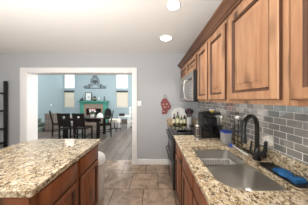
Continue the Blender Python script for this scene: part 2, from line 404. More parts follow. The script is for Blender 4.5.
# ------------------------------------------------------------------ cabinet doors (in the yz plane, facing -x)
def panel_face(mb, xf_, y0, y1, z0, z1, t, sgn, raised=True, inset=0.06):
    """a framed door: outer rectangle, moulded inner edge, groove. returns the panel rectangle"""
    def R(i, d):  # inset, depth behind the face
        x = xf_ - sgn*d
        return [(x, y0+i, z0+i), (x, y1-i, z0+i), (x, y1-i, z1-i), (x, y0+i, z1-i)]
    rings = [R(0, t), R(0, 0.004), R(0.004, 0), R(inset-0.014, 0), R(inset-0.012, 0.004), R(inset-0.004, 0.006), R(inset, 0.016)]
    mb.loft(rings[1:4], False, False)
    return rings
def panel_raise(mb, xf_, y0, y1, z0, z1, sgn, inset=0.06):
    def R(i, d):
        x = xf_ - sgn*d; i += inset
        return [(x, y0+i, z0+i), (x, y1-i, z0+i), (x, y1-i, z1-i), (x, y0+i, z1-i)]
    w = min((y1-y0)/2-inset-0.012, 0.048)
    mb.loft([R(0.005, 0.0162), R(0.006, 0.013), R(w-0.004, 0.004), R(w-0.003, 0.001), R(w, 0.0)], True, True)
def door(parent, off, xf_, y0, y1, z0, z1, m, sgn, name='door', t=0.02, inset=0.06):
    a = MB(off); rg = panel_face(a, xf_, y0, y1, z0, z1, t, sgn, inset=inset)
    a.loft([rg[1], rg[0]], False, True)
    d = a.build(name, m, parent)
    e = MB(off); e.loft(rg[3:], False, True); e.build('moulding', {'alder': 'shadow_line', 'russet': 'shadow_line'}.get(m, m), d)  # groove shade is put into the moulding colour
    def E(i, dd): x = xf_ - sgn*dd; return [(x, y0-i, z0-i), (x, y1+i, z0-i), (x, y1+i, z1+i), (x, y0-i, z1+i)]
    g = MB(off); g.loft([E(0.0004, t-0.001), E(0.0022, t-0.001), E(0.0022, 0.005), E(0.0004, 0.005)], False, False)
    g.build('edge_shadow_band', {'alder': 'shadow_line', 'russet': 'shadow_line'}.get(m, m), d)  # thin dark band added as the shadow line round the door
    b = MB(off); panel_raise(b, xf_, y0, y1, z0, z1, sgn, inset); b.build('raised_panel', m, d)
    return d
def drawer_front(parent, off, xf_, y0, y1, z0, z1, m, sgn):
    def R(i, d):
        x = xf_ - sgn*d
        return [(x, y0+i, z0+i), (x, y1-i, z0+i), (x, y1-i, z1-i), (x, y0+i, z1-i)]
    a = MB(off); a.loft([R(0, 0.02), R(0, 0.006), R(0.010, 0.0)]); return a.build('drawer', m, parent)

FX = 0.597      # face frame of the upper cabinets
DX = 0.575      # door faces
def upper(name, label, y0, y1, z0, z1, doors, zd0, zd1):
    t = thing(name, label, 'cabinet', ((FX+RW)/2, (y0+y1)/2, z0), 'wall cabinets'); off = t.location
    MB(off).box(FX+0.018, RW-0.013, y0+0.001, y1-0.001, z0+0.012, z1).build('body', 'alder_y', t)
    f = MB(off)
    ys = [y0+0.001] + [v for d in doors for v in d] + [y1-0.001]
    for i in range(0, len(ys), 2):
        e0 = ys[i] - (0.012 if i else 0); e1 = ys[i+1] + (0.012 if i+2 < len(ys) else 0)
        f.box(FX, FX+0.018, e0, e1, z0, z1, 0.002)
    for i in range(1, len(ys)-1, 2):
        f.box(FX, FX+0.018, ys[i]+0.012, ys[i+1]-0.012, z0, zd0+0.014, 0.002); f.box(FX, FX+0.018, ys[i]+0.012, ys[i+1]-0.012, zd1-0.014, z1, 0.002)
    f.build('face_frame', 'alder', t)
    for a, b in doors: door(t, off, DX, a, b, zd0, zd1, 'alder', -1)
    return t
ZB, ZT = 1.396, 2.125
upper('wall_cabinet', 'knotty wood wall cabinet nearest the camera, above the blue sponge', 0.08, 0.572, ZB, ZT, [(0.11, 0.549)], 1.424, 2.045)
upper('wall_cabinet', 'knotty wood wall cabinet with one wide door above the faucet', 0.574, 1.034, ZB, ZT, [(0.602, 1.007)], 1.424, 2.045)
upper('wall_cabinet', 'knotty wood wall cabinet with two doors beside the microwave', 1.036, 1.748, ZB, ZT, [(1.065, 1.379), (1.418, 1.715)], 1.424, 2.045)
upper('wall_cabinet', 'short two-door wood cabinet above the microwave', 1.75, 2.852, 1.83, ZT, [(1.785, 2.23), (2.28, 2.80)], 1.85, 2.045)
# crown moulding along the cabinet tops
cr = MB((0.6, 1.5, ZT))
cp = [(0.597, ZT), (0.582, ZT), (0.580, ZT+0.014), (0.566, ZT+0.020), (0.560, ZT+0.034), (0.538, ZT+0.052), (0.530, ZT+0.056), (0.528, ZT+0.062), (0.518, ZT+0.066), (0.518, ZT+0.082), (0.60, ZT+0.082)]
cr.prism([(x, z-0.035) for x, z in cp[:1]] + [(x, z-0.035) for x, z in cp[1:-1]] + [(0.597, ZT+0.047)], 'y', 0.08, 2.852)
cr.build('crown_moulding', 'crown'); tag(bpy.data.objects['crown_moulding'], 'dark stepped crown moulding along the tops of the wall cabinets', 'moulding')

# ------------------------------------------------------------------ right base cabinets
BX, BD = 0.327, 0.306
def base_cab(name, label, y0, y1, bays, m='russet'):
    t = thing(name, label, 'cabinet', ((BX+RW)/2, (y0+y1)/2, 0), 'base cabinets under the sink counter'); off = t.location
    c = MB(off)
    c.box(BX+0.02, RW-0.02, y0+0.001, y0+0.018, 0.1, 0.868).box(BX+0.02, RW-0.02, y1-0.018, y1-0.001, 0.1, 0.868)
    c.box(BX+0.02, RW-0.02, y0+0.018, y1-0.018, 0.1, 0.118).box(BX+0.07, BX+0.085, y0+0.001, y1-0.001, 0, 0.1)
    c.build('body', m, t)
    f = MB(off)
    ys = [y0+0.001] + [v for d in bays for v in d] + [y1-0.001]
    for i in range(0, len(ys), 2): f.box(BX, BX+0.018, ys[i], ys[i+1], 0.1, 0.868)
    for a, b in bays: f.box(BX, BX+0.018, a, b, 0.84, 0.868).box(BX, BX+0.018, a, b, 0.655, 0.70).box(BX, BX+0.018, a, b, 0.1, 0.13)
    f.build('face_frame', m, t)
    for a, b in bays:
        drawer_front(t, off, BD, a-0.01, b+0.01, 0.695, 0.850, m, -1)
        door(t, off, BD, a-0.01, b+0.01, 0.12, 0.668, m, -1)
base_cab('base_cabinet', 'reddish wood base cabinet next to the oven', 1.445, 1.866, [(1.49, 1.82)])
base_cab('base_cabinet', 'reddish wood base cabinet under the sink bowls', 0.615, 1.444, [(0.66, 1.00), (1.06, 1.40)])
base_cab('base_cabinet', 'reddish wood base cabinet nearest the camera, only its front edge in view', -0.25, 0.614, [(-0.2, 0.15), (0.21, 0.565)])
base_cab('base_cabinet', 'narrow base cabinet in the corner beyond the oven', 2.642, 2.838, [(2.665, 2.815)])

# counter with the sink cut-out
def edge_loop(x0, x1, y0, y1): return [(x0, y0), (x1, y0), (x1, y1), (x0, y1)]
CZ0, CZ1 = 0.87, 0.91
far_b = rrect(0.402, 0.812, 1.112, 1.425, [0.07, 0.06, 0.07, 0.07])
near_b = rrect(0.402, 0.812, 0.735, 1.088, [0.09, 0.10, 0.15, 0.07])
hole = rrect(0.398, 0.816, 0.731, 1.429, [0.07, 0.06, 0.14, 0.07])
t = thing('countertop', 'long speckled granite countertop with the sink, along the backsplash', 'countertop', (0.6, 0.8, CZ0)); off = t.location
c = MB(off); c.slab(edge_loop(0.285, RW-0.014, -0.25, 1.876), [hole], CZ0, CZ1)
es = [e for e in c.bm.edges if all(abs(v.co.x-0.285) < 1e-4 for v in e.verts) and abs(e.verts[0].co.z-e.verts[1].co.z) < 1e-4]
bmesh.ops.bevel(c.bm, geom=es, offset=0.009, segments=3, profile=0.5, affect='EDGES')
c.build('slab', 'granite', t, smooth=False)
MB(off).box(RW-0.034, RW-0.013, -0.25, 1.876, CZ1, 1.014, 0.003).build('upstand', 'granite', t)
t = thing('countertop', 'small granite countertop in the corner beyond the stove', 'countertop', (0.6, 2.74, CZ0)); off = t.location
MB(off).box(0.285, RW-0.014, 2.638, 2.842, CZ0, CZ1, 0.004).build('slab', 'granite', t)
MB(off).box(RW-0.034, RW-0.014, 2.638, 2.842, CZ1, 1.014).box(0.285, RW-0.034, 2.828, 2.842, CZ1, 1.01).build('upstand', 'granite', t)

# sink
t = thing('sink', 'double bowl brushed steel undermount sink', 'sink', (0.61, 1.08, 0.66)); off = t.location
MB(off).slab(rrect(0.37, 0.845, 0.70, 1.438, 0.05), [far_b, near_b], 0.862, 0.868).build('rim', 'steel', t)
def inset_loop(lp, d, z, c):
    out = []
    for x, y in lp:
        dx, dy = x-c[0], y-c[1]; l = math.hypot(dx, dy); k = 1-d/l
        out.append((c[0]+dx*k, c[1]+dy*k, z))
    return out
for lp, cc, nm in ((far_b, (0.607, 1.268), 'far'), (near_b, (0.607, 0.912), 'near')):
    b = MB(off)
    b.loft([inset_loop(lp, d, z, cc) for d, z in ((0.0, 0.8625), (0.002, 0.85), (0.010, 0.72), (0.022, 0.69), (0.045, 0.672), (0.09, 0.668))], False, True)
    o = b.build('bowl', 'steel', t)
    d = MB(off).lathe([(0.043, 0.001), (0.045, 0.004), (0.036, 0.005), (0.030, 0.002), (0.0, 0.002)], (cc[0], cc[1], 0.668), 24).build('drain', 'steel_dark', o)

# wire dish rack standing in the far bowl
rk = MB((0.6, 1.2, 0.675)); x0, x1, y0, y1 = 0.45, 0.765, 1.145, 1.33
def rect_wire(mb, x0, x1, y0, y1, z, r): mb.tube([(x, y, z) for x, y in rrect(x0, x1, y0, y1, 0.025, 4)], r, 6, True)
for z in (0.69, 0.815): rect_wire(rk, x0, x1, y0, y1, z, 0.003)
for k in range(12):
    x = x0+0.015+(x1-x0-0.03)*k/11
    rk.tube([(x, y0, 0.815), (x, y0+0.002, 0.69), (x, y1-0.002, 0.69), (x, y1, 0.815)], 0.0024, 5)
for k in range(6):
    y = y0+0.03+(y1-y0-0.06)*k/5
    rk.tube([(x0, y, 0.815), (x0, y, 0.69)], 0.0024, 5); rk.tube([(x1, y, 0.815), (x1, y, 0.69)], 0.0024, 5)
for y in (y0+0.012, y1-0.012):
    for x in (x0+0.012, x1-0.012): rk.tube([(x, y, 0.69), (x, y, 0.6745)], 0.004, 6)
tag(rk.build('dish_rack', 'white'), 'white wire dish rack sitting in the far sink bowl', 'dish rack')

# faucet
FXc, FYc = 0.885, 1.115
t = thing('faucet', 'tall matte black gooseneck faucet behind the sink', 'faucet', (FXc, FYc, CZ1)); off = t.location
MB(off).lathe([(0.031, 0.0), (0.031, 0.008), (0.024, 0.014), (0.022, 0.09), (0.017, 0.10), (0.015, 0.11)], (FXc, FYc, CZ1+0.0005), 20).build('base', 'black_metal', t)
dx, dy = -0.165, -0.075; R_ = 0.5*math.hypot(dx, dy); zc = 1.188
pts = [(FXc, FYc, 1.0), (FXc, FYc, 1.10), (FXc, FYc, zc)]
for k in range(1, 13):
    a = PI*k/12; u = 0.5-0.5*math.cos(a); pts.append((FXc+dx*u, FYc+dy*u, zc+R_*math.sin(a)*1.08))
pts.append((FXc+dx, FYc+dy, 1.155))
MB(off).tube(pts, 0.017, 12).build('gooseneck', 'black_metal', t)
MB(off).lathe([(0.017, 0.075), (0.020, 0.065), (0.021, 0.02), (0.023, 0.0), (0.014, -0.002)], (FXc+dx, FYc+dy, 1.08), 16).build('spray_head', 'black_metal', t)
h = MB(off); h.tube([(FXc, FYc-0.012, 0.965), (FXc+0.012, FYc-0.065, 0.972)], [0.021, 0.024], 12)
h.tube([(FXc+0.010, FYc-0.055, 0.98), (FXc+0.018, FYc-0.062, 1.02), (FXc+0.020, FYc-0.066, 1.085)], [0.018, 0.014, 0.011], 10)
h.build('handle', 'black_metal', t)

# things along the back of the counter
b = MB((0.87, 0.92, CZ1)); b.slab(rrect(0.832, 0.938, 0.75, 1.045, 0.02), [], CZ1+0.0005, CZ1+0.005)
for lp0, lp1 in ((0.0, 0.004),):
    b.tube([(x, y, CZ1+0.007) for x, y in rrect(0.835, 0.935, 0.753, 1.042, 0.02)], 0.004, 6, True)
tag(b.build('sink_tray', 'black'), 'thin black tray by the faucet holding the blue sponge cloth', 'tray')
s = MB((0.885, 0.9, CZ1+0.01)); pr = []
n = 10
for i in range(n+1):
    y = 0.785+0.150*i/n; w = 0.034+0.006*math.sin(i*1.3); hgt = 0.023+0.006*math.sin(i*0.9+1)
    xc = 0.889+0.004*math.sin(i*0.7)
    pr.append([(xc-w, y, CZ1+0.0052), (xc+w, y, CZ1+0.0052), (xc+w*1.02, y, CZ1+0.005+hgt*0.8), (xc+w*0.7, y, CZ1+0.005+hgt), (xc-w*0.5, y, CZ1+0.005+hgt*0.92), (xc-w*1.02, y, CZ1+0.005+hgt*0.6)])
s.loft(pr); tag(s.build('sponge_cloth', 'blue_sponge'), 'folded bright blue sponge cloth lying along the granite upstand', 'cloth')
# dish brush with white handle
t = thing('dish_brush', 'white handled dish brush lying behind the sink left of the faucet', 'brush', (0.86, 1.29, CZ1)); off = t.location
MB(off).tube([(0.845, 1.40, CZ1+0.024), (0.850, 1.34, CZ1+0.018), (0.855, 1.25, CZ1+0.010), (0.858, 1.19, CZ1+0.009)], [0.006, 0.006, 0.007, 0.008], 8).build('handle', 'white', t)
MB(off).lathe([(0.022, 0.0), (0.025, 0.022), (0.020, 0.034), (0.0, 0.036)], (0.845, 1.418, CZ1+0.0005), 16).build('brush_head', 'blue_plastic', t, label='blue brush head')
# black squeegee rail
t = thing('squeegee', 'black squeegee lying along the upstand beyond the faucet', 'squeegee', (0.92, 1.3, CZ1)); off = t.location
MB(off).box(0.908, 0.932, 1.16, 1.33, CZ1+0.001, CZ1+0.016, 0.003).build('blade_bar', 'black', t)
MB(off).tube([(0.92, 1.245, CZ1+0.02), (0.93, 1.245, CZ1+0.07), (0.937, 1.245, CZ1+0.115)], 0.007, 8).build('handle', 'black', t)
# tub with blue lid
t = thing('storage_tub', 'grey plastic tub with a blue lid between the appliance and the faucet', 'container', (0.86, 1.55, CZ1)); off = t.location
def rr3(x0, x1, y0, y1, r, z): return [(x, y, z) for x, y in rrect(x0, x1, y0, y1, r, 4)]
MB(off).loft([rr3(0.815, 0.905, 1.505, 1.595, 0.015, CZ1+0.0005), rr3(0.808, 0.912, 1.498, 1.602, 0.017, CZ1+0.125)]).build('tub', 'grey_plastic', t)
MB(off).loft([rr3(0.805, 0.915, 1.495, 1.605, 0.018, CZ1+0.125), rr3(0.805, 0.915, 1.495, 1.605, 0.018, CZ1+0.142), rr3(0.813, 0.907, 1.503, 1.597, 0.016, CZ1+0.147)]).build('lid', 'blue_plastic', t, label='blue lid')
# black wire rack against the tiles
w = MB((0.915, 1.52, CZ1)); xk = 0.912
for y in (1.345, 1.41, 1.475):
    w.tube([(xk-0.03, y, CZ1+0.0065), (xk, y, CZ1+0.0065), (xk+0.004, y, 1.17), (xk+0.002, y, 1.215)], 0.0055, 6)
for z in (0.96, 1.02, 1.08, 1.14, 1.195): w.tube([(xk+0.004, 1.335, z), (xk+0.004, 1.485, z)], 0.0045, 6)
for z in (0.98, 1.10):
    w.tube([(xk, 1.345, z), (xk-0.03, 1.345, z), (xk-0.03, 1.475, z), (xk, 1.475, z)], 0.0045, 6)
tag(w.build('wire_rack', 'black_metal'), 'black wire rack standing against the grey tiles left of the faucet', 'rack')

# countertop oven / black appliance
AX0, AX1, AY0, AY1, AZ = 0.625, 0.895, 1.69, 1.862, 1.235
t = thing('toaster_oven', 'black countertop oven with a silver control strip beside the stove', 'toaster oven', ((AX0+AX1)/2, (AY0+AY1)/2, CZ1)); off = t.location
MB(off).box(AX0, AX1, AY0+0.012, AY1, CZ1+0.012, AZ, 0.008).build('body', 'black', t)
MB(off).box(AX0+0.012, AX1-0.075, AY0, AY0+0.013, CZ1+0.03, AZ-0.02, 0.003).build('door', 'black_glass', t)
MB(off).tube([(AX0+0.03, AY0, AZ-0.05), (AX0+0.03, AY0-0.025, AZ-0.05), (AX1-0.095, AY0-0.025, AZ-0.05), (AX1-0.095, AY0, AZ-0.05)], 0.006, 8).build('handle', 'black_metal', t)
MB(off).box(AX1-0.068, AX1-0.008, AY0+0.004, AY0+0.014, AZ-0.155, AZ-0.02, 0.003).build('control_panel', 'steel', t, label='silver control strip')
MB(off).box(AX1-0.043, AX1-0.033, AY0+0.0, AY0+0.005, AZ-0.135, AZ-0.04, 0.001).build('slider', 'black', t)
for x in (AX0+0.03, AX1-0.03):
    for y in (AY0+0.035, AY1-0.03): MB(off).lathe([(0.012, 0.0), (0.012, 0.0125)], (x, y, CZ1+0.0003), 10).build('foot', 'black', t)
# tray and yellow bowl on the oven
t = MB((0.76, 1.78, AZ)); t.loft([rr3(0.64, 0.88, 1.715, 1.845, 0.02, AZ+0.0005), rr3(0.63, 0.89, 1.705, 1.855, 0.022, AZ+0.018), rr3(0.638, 0.882, 1.713, 1.847, 0.02, AZ+0.018), rr3(0.648, 0.872, 1.723, 1.837, 0.018, AZ+0.006)])
tag(t.build('baking_tray', 'steel_dark'), 'dark baking tray on top of the black countertop oven', 'tray')
t = thing('bowl', 'small yellow bowl in the tray on the black countertop oven', 'bowl', (0.80, 1.78, AZ+0.006)); off = t.location
MB(off).lathe([(0.020, 0.0), (0.022, 0.006), (0.040, 0.035), (0.043, 0.05), (0.040, 0.05), (0.036, 0.035), (0.0, 0.012)], (0.80, 1.78, AZ+0.0065), 20).build('bowl_body', 'yellow', t)
MB(off).lathe([(0.0432, 0.036), (0.0448, 0.040), (0.0448, 0.047), (0.0436, 0.051)], (0.80, 1.78, AZ+0.0065), 20).build('rim_band', 'white', t)

# coffee press in front of / left of the oven
t = thing('coffee_press', 'glass and steel coffee press left of the black countertop oven', 'coffee press', (0.575, 1.66, CZ1)); off = t.location
x, y = 0.572, 1.70
MB(off).lathe([(0.040, 0.0), (0.040, 0.012), (0.034, 0.016), (0.034, 0.02)], (x, y, CZ1+0.0005), 20).build('base', 'steel', t)
gm = mat('tinted_glass', (0.10, 0.085, 0.08), 0.04, spec=0.9); M['tinted'] = gm
MB(off).lathe([(0.034, 0.02), (0.035, 0.15), (0.037, 0.16)], (x, y, CZ1+0.0005), 20).build('glass_beaker', 'tinted', t)
fr = MB(off)
for k in range(4):
    a = PI/4+k*PI/2; fr.box(-0.004, 0.004, 0.0355, 0.0375, 0.012, 0.155) if False else fr.tube([(x+0.0375*math.cos(a), y+0.0375*math.sin(a), CZ1+0.012), (x+0.0375*math.cos(a), y+0.0375*math.sin(a), CZ1+0.155)], 0.003, 6)
fr.tube([(x+0.038*math.cos(2*PI*k/20), y+0.038*math.sin(2*PI*k/20), CZ1+0.05) for k in range(20)], 0.003, 6, True)
fr.tube([(x+0.038*math.cos(2*PI*k/20), y+0.038*math.sin(2*PI*k/20), CZ1+0.14) for k in range(20)], 0.003, 6, True)
fr.build('frame', 'steel', t)
MB(off).lathe([(0.038, 0.16), (0.040, 0.172), (0.030, 0.185), (0.006, 0.19), (0.004, 0.215), (0.011, 0.219), (0.012, 0.230), (0.0, 0.236)], (x, y, CZ1+0.0005), 20).build('lid', 'steel', t)
MB(off).tube([(x-0.030, y-0.024, CZ1+0.145), (x-0.055, y-0.045, CZ1+0.145), (x-0.058, y-0.048, CZ1+0.05), (x-0.030, y-0.024, CZ1+0.05)], 0.006, 8).build('handle', 'black', t)

# ------------------------------------------------------------------ stove
SX, SY0, SY1 = 0.295, 1.884, 2.634
t = thing('stove', 'black and steel double oven range between the granite counters', 'stove', (0.6, 2.26, 0)); off = t.location
MB(off).box(SX+0.02, RW-0.03, SY0+0.004, SY1-0.004, 0.05, 0.895).build('body', 'black', t)
MB(off).box(SX-0.005, RW-0.016, SY0, SY1, 0.896, 0.918, 0.004).build('cooktop', 'black_glass', t)
MB(off).box(SX-0.008, SX+0.02, SY0+0.003, SY1-0.003, 0.862, 0.893, 0.003).build('control_panel', 'steel_dark', t)
for z0, z1, zh in ((0.56, 0.855, 0.825), (0.10, 0.545, 0.505)):
    d = MB(off).box(SX-0.012, SX+0.019, SY0+0.006, SY1-0.006, z0, z1, 0.004).build('oven_door', 'black', t)
    MB(off).box(SX-0.014, SX-0.0105, SY0+0.10, SY1-0.10, z0+0.06, z1-0.075, 0.001).build('oven_window', 'black_glass', d)
    MB(off).tube([(SX-0.010, SY0+0.06, zh), (SX-0.042, SY0+0.065, zh), (SX-0.052, SY0+0.12, zh), (SX-0.054, (SY0+SY1)/2, zh), (SX-0.052, SY1-0.12, zh), (SX-0.042, SY1-0.065, zh), (SX-0.010, SY1-0.06, zh)], 0.010, 8).build('handle', 'black_metal', d)
MB(off).box(SX+0.04, SX+0.06, SY0+0.01, SY1-0.01, 0.0, 0.095).build('toe_panel', 'black', t)
burn = [(0.45, 2.07, 0.10), (0.45, 2.44, 0.085), (0.76, 2.07, 0.08), (0.76, 2.44, 0.10)]
for x, y, r in burn:
    MB(off).lathe([(r, 0.0), (r, 0.0012), (r-0.008, 0.0012), (r-0.008, 0.0)], (x, y, 0.918), 28).build('burner_ring', 'steel_dark', t)
# stove-side goods on the corner counter
def bottle(x, y, z, h, r, body, cap, label):
    t = thing('bottle', label, 'bottle', (x, y, z), 'bottles in the corner beyond the stove'); off = t.location
    MB(off).lathe([(r*0.92, 0.0), (r, 0.006), (r, h*0.58), (r*0.8, h*0.68), (r*0.36, h*0.78), (r*0.34, h*0.9)], (x, y, z+0.0005), 16).build('glass', body, t)
    MB(off).lathe([(r*1.02, h*0.12), (r*1.02, h*0.50)], (x, y, z+0.0005), 16).build('paper_label', 'label', t, label='pale paper label')
    MB(off).lathe([(r*0.42, h*0.86), (r*0.42, h), (0.0, h+0.001)], (x, y, z+0.0005), 12).build('cap', cap, t)
bx = [(0.42, 0.215, 0.030, 'brown_glass', 'black', 'dark brown bottle with pale label, leftmost by the stove'),
      (0.495, 0.255, 0.030, 'green_glass', 'black', 'olive bottle with black cap, second from the left by the stove'),
      (0.570, 0.19, 0.027, 'green_glass', 'yellow', 'short olive bottle with yellow cap beside the stove'),
      (0.638, 0.22, 0.028, 'brown_glass', 'white', 'brown bottle with white cap next to the white utensil crock')]
for x, h, r, bm_, cp_, lb in bx: bottle(x, 2.695, CZ1, h, r, bm_, cp_, lb)
# white round platter/plate on stand behind bottles
t = thing('serving_plate', 'round white plate leaning in the corner behind the bottles', 'plate', (0.54, 2.79, CZ1)); off = t.location
pz = CZ1+0.18
p = MB(off).lathe([(0.0, 0.0), (0.09, 0.0), (0.165, -0.022), (0.168, -0.019), (0.092, 0.006), (0.0, 0.006)], (0.545, 2.792, pz), 32, 'y'); p.build('plate', 'white', t)
st = MB(off); st.tube([(0.48, 2.745, CZ1+0.004), (0.48, 2.805, CZ1+0.004), (0.48, 2.812, CZ1+0.2)], 0.004, 6); st.tube([(0.61, 2.745, CZ1+0.004), (0.61, 2.805, CZ1+0.004), (0.61, 2.812, CZ1+0.2)], 0.004, 6); st.tube([(0.48, 2.812, CZ1+0.15), (0.61, 2.812, CZ1+0.15)], 0.004, 6)
st.build('stand', 'black_metal', t)
# utensil crock
t = thing('utensil_crock', 'white crock full of plum and dark cooking utensils beside the bottles', 'crock', (0.735, 2.70, CZ1)); off = t.location
cx, cy = 0.735, 2.705
MB(off).lathe([(0.045, 0.0), (0.050, 0.01), (0.052, 0.14), (0.055, 0.15), (0.049, 0.15), (0.045, 0.02), (0.0, 0.015)], (cx, cy, CZ1+0.0005), 24).build('crock', 'white', t)
for k in range(7):
    a = 2*PI*k/7+0.3; tx, ty = cx+0.062*math.cos(a), cy+0.045*math.sin(a); hz = CZ1+0.235+0.03*math.sin(k*2.1)
    u = MB(off); u.tube([(cx+0.012*math.cos(a), cy+0.012*math.sin(a), CZ1+0.02), (tx, ty, hz)], 0.005, 6)
    u.lathe([(0.004, -0.045), (0.022, -0.02), (0.026, 0.01), (0.018, 0.035), (0.0, 0.042)], (tx, ty, hz+0.03), 10, 'z', 1.0, 0.35)
    u.build('utensil', 'purple' if k % 3 else 'black', t)

# ------------------------------------------------------------------ microwave
MX, MY0, MY1, MZ0, MZ1 = 0.528, 1.756, 2.68, 1.392, 1.822
t = thing('microwave', 'stainless over-the-range microwave with a curved handle', 'microwave', (0.75, 2.27, MZ0)); off = t.location
MB(off).box(MX+0.006, RW-0.014, MY0, MY1, MZ0, MZ1, 0.003).build('body', 'black', t)
dr = MB(off); prs = []
ysplit = 2.06
for k in range(9):
    y = ysplit+0.002+(MY1-ysplit-0.004)*k/8; d = 0.0
    prs.append([(MX+0.0055, y, MZ0+0.012), (MX+0.0055, y, MZ1-0.065), (MX-d, y, MZ1-0.065), (MX-d, y, MZ0+0.012)])
dr.loft(prs); d = dr.build('door', 'steel', t)
MB(off).box(MX-0.003, MX+0.001, ysplit+0.11, MY1-0.07, MZ0+0.07, MZ1-0.12, 0.001).build('door_window', 'steel_dark', d)
hb = MB(off)
hb.tube([(MX+0.002, ysplit+0.055, MZ1-0.09), (MX-0.035, ysplit+0.05, MZ1-0.11), (MX-0.045, ysplit+0.045, (MZ0+MZ1)/2-0.03), (MX-0.035, ysplit+0.05, MZ0+0.06), (MX+0.002, ysplit+0.055, MZ0+0.035)], 0.010, 10)
hb.build('handle', 'steel', d)
MB(off).box(MX, MX+0.0055, MY0+0.003, ysplit-0.002, MZ0+0.012, MZ1-0.065, 0.001).build('control_panel', 'steel', t)
kp = MB(off)
for r in range(5):
    for q in range(3): kp.box(MX-0.0025, MX-0.0003, MY0+0.06+q*0.065, MY0+0.11+q*0.065, MZ0+0.05+r*0.042, MZ0+0.08+r*0.042)
kp.build('keypad', 'steel_dark', t)
MB(off).box(MX-0.002, MX+0.0, MY0+0.05, ysplit-0.045, MZ1-0.125, MZ1-0.085).build('display', 'black_glass', t)
vg = MB(off); vg.box(MX+0.003, MX+0.0055, MY0+0.003, MY1-0.003, MZ1-0.063, MZ1-0.004)
for r in range(3): vg.box(MX, MX+0.004, MY0+0.01, MY1-0.01, MZ1-0.058+r*0.018, MZ1-0.049+r*0.018)
vg.build('vent_grille', 'steel', t)

# ------------------------------------------------------------------ island
IX = -0.72
def island_cab(label, y0, y1):
    t = thing('island_cabinet', label, 'cabinet', (-1.14, (y0+y1)/2, 0), 'island cabinets'); off = t.location
    MB(off).box(-1.56, IX-0.022, y0+0.001, y1-0.001, 0.1, 0.868).box(-1.5, IX-0.09, y0+0.001, y1-0.001, 0, 0.1).build('body', 'russet', t)
    f = MB(off); a, b = y0+0.04, y1-0.04
    f.box(IX-0.021, IX-0.004, y0+0.001, a, 0.1, 0.868).box(IX-0.021, IX-0.004, b, y1-0.001, 0.1, 0.868)
    for z0, z1 in ((0.84, 0.868), (0.655, 0.70), (0.1, 0.13)): f.box(IX-0.021, IX-0.004, a, b, z0, z1)
    f.build('face_frame', 'russet', t)
    XD = IX+0.017
    drawer_front(t, off, XD, a-0.012, b+0.012, 0.69, 0.848, 'russet', 1)
    door(t, off, XD, a-0.012, b+0.012, 0.12, 0.668, 'russet', 1)
island_cab('cherry wood island cabinet nearest the camera', 0.775, 1.228)
island_cab('cherry wood island cabinet at the far end beside the white bin', 1.229, 1.68)
t = MB((-1.14, 0.74, 0))
t.box(-1.56, IX-0.06, 0.757, 0.774, 0.0, 0.868).box(IX-0.058, IX-0.002, 0.750, 0.774, 0.0, 0.868, 0.004)
tag(t.build('island_end_panel', 'russet'), 'cherry wood end panel and corner post of the island, facing the camera', 'panel')
ip = rrect(-1.60, -0.693, 0.735, 1.702, [0.012, 0.20, 0.03, 0.012], 8)
it = MB((-1.14, 1.2, CZ0)); it.slab(ip, [], CZ0, CZ1)
es = [e for e in it.bm.edges if abs(e.verts[0].co.z-CZ1) < 1e-4 and abs(e.verts[1].co.z-CZ1) < 1e-4 and any(abs(f.normal.z) < 0.5 for f in e.link_faces)]
it.bm.normal_update()
es = [e for e in it.bm.edges if len(e.link_faces) == 2 and abs(e.verts[0].co.z-CZ1) < 1e-4 and abs(e.verts[1].co.z-CZ1) < 1e-4 and min(abs(f.normal.z) for f in e.link_faces) < 0.5]
bmesh.ops.bevel(it.bm, geom=es, offset=0.007, segments=3, profile=0.5, affect='EDGES')
tag(it.build('island_countertop', 'granite', smooth=False), 'pale speckled granite top of the kitchen island', 'countertop')

# white bin
BXc, BYc, BR = -0.865, 1.885, 0.153
t = thing('trash_bin', 'white rounded swing-lid trash bin at the far end of the island', 'bin', (BXc, BYc, 0)); off = t.location
MB(off).lathe([(BR*0.84, 0.0), (BR*0.86, 0.01), (BR, 0.50), (BR*1.01, 0.52)], (BXc, BYc, 0.0005), 32).build('body', 'white', t)
MB(off).lathe([(BR*1.03, 0.515), (BR*1.03, 0.545), (BR*0.98, 0.58), (BR*0.82, 0.62), (BR*0.5, 0.65), (0.0, 0.66)], (BXc, BYc, 0.0008), 32).build('lid', 'white', t)
MB(off).tube([(BXc+BR*1.035*math.cos(2*PI*k/32), BYc+BR*1.035*math.sin(2*PI*k/32), 0.512) for k in range(32)], 0.004, 6, True).build('seam', 'grey_plastic', t)

# ------------------------------------------------------------------ back wall things
def pixpt(x, y, Y): return ((x-153.8)*Y/130, 1.424-(y-99.5)*Y/130)
red = [(163.0, 98.6), (166.8, 98.6), (167.4, 100.2), (168.6, 101.6), (171.0, 106.2), (170.4, 108.6), (168.0, 109.6), (166.6, 113.6), (162.4, 114.2), (161.6, 112.4), (162.4, 109.0), (161.0, 105.6), (160.6, 102.6), (161.9, 100.4)]
t = thing('wall_hanging', 'red painted cutout with a round ring hanging on the grey wall', 'wall decoration', (0.26, WY0, 1.1)); off = t.location
MB(off).prism([pixpt(x, y, WY0) for x, y in red], 'y', WY0-0.022, WY0-0.004).build('cutout', 'red_paint', t, smooth=False)
rx, rz_ = pixpt(165.0, 96.4, WY0)
MB(off).tube([(rx+0.032*math.cos(2*PI*k/16), WY0-0.010, rz_+0.032*math.sin(2*PI*k/16)) for k in range(16)], 0.010, 6, True).build('ring', 'grey_plastic', t, label='grey ring')
for x, y, w, h in ((163.2, 104.2, 1.0, 0.8), (166.6, 104.0, 1.0, 0.9), (164.8, 106.9, 2.6, 0.45), (168.4, 106.7, 1.2, 0.45), (163.6, 111.4, 1.2, 0.7)):
    x0, z0 = pixpt(x-w/2, y+h/2, WY0); x1, z1 = pixpt(x+w/2, y-h/2, WY0); MB(off).box(x0, x1, WY0-0.024, WY0-0.0215, z0, z1).build('painted_mark', 'label', t, label='pale painted mark')
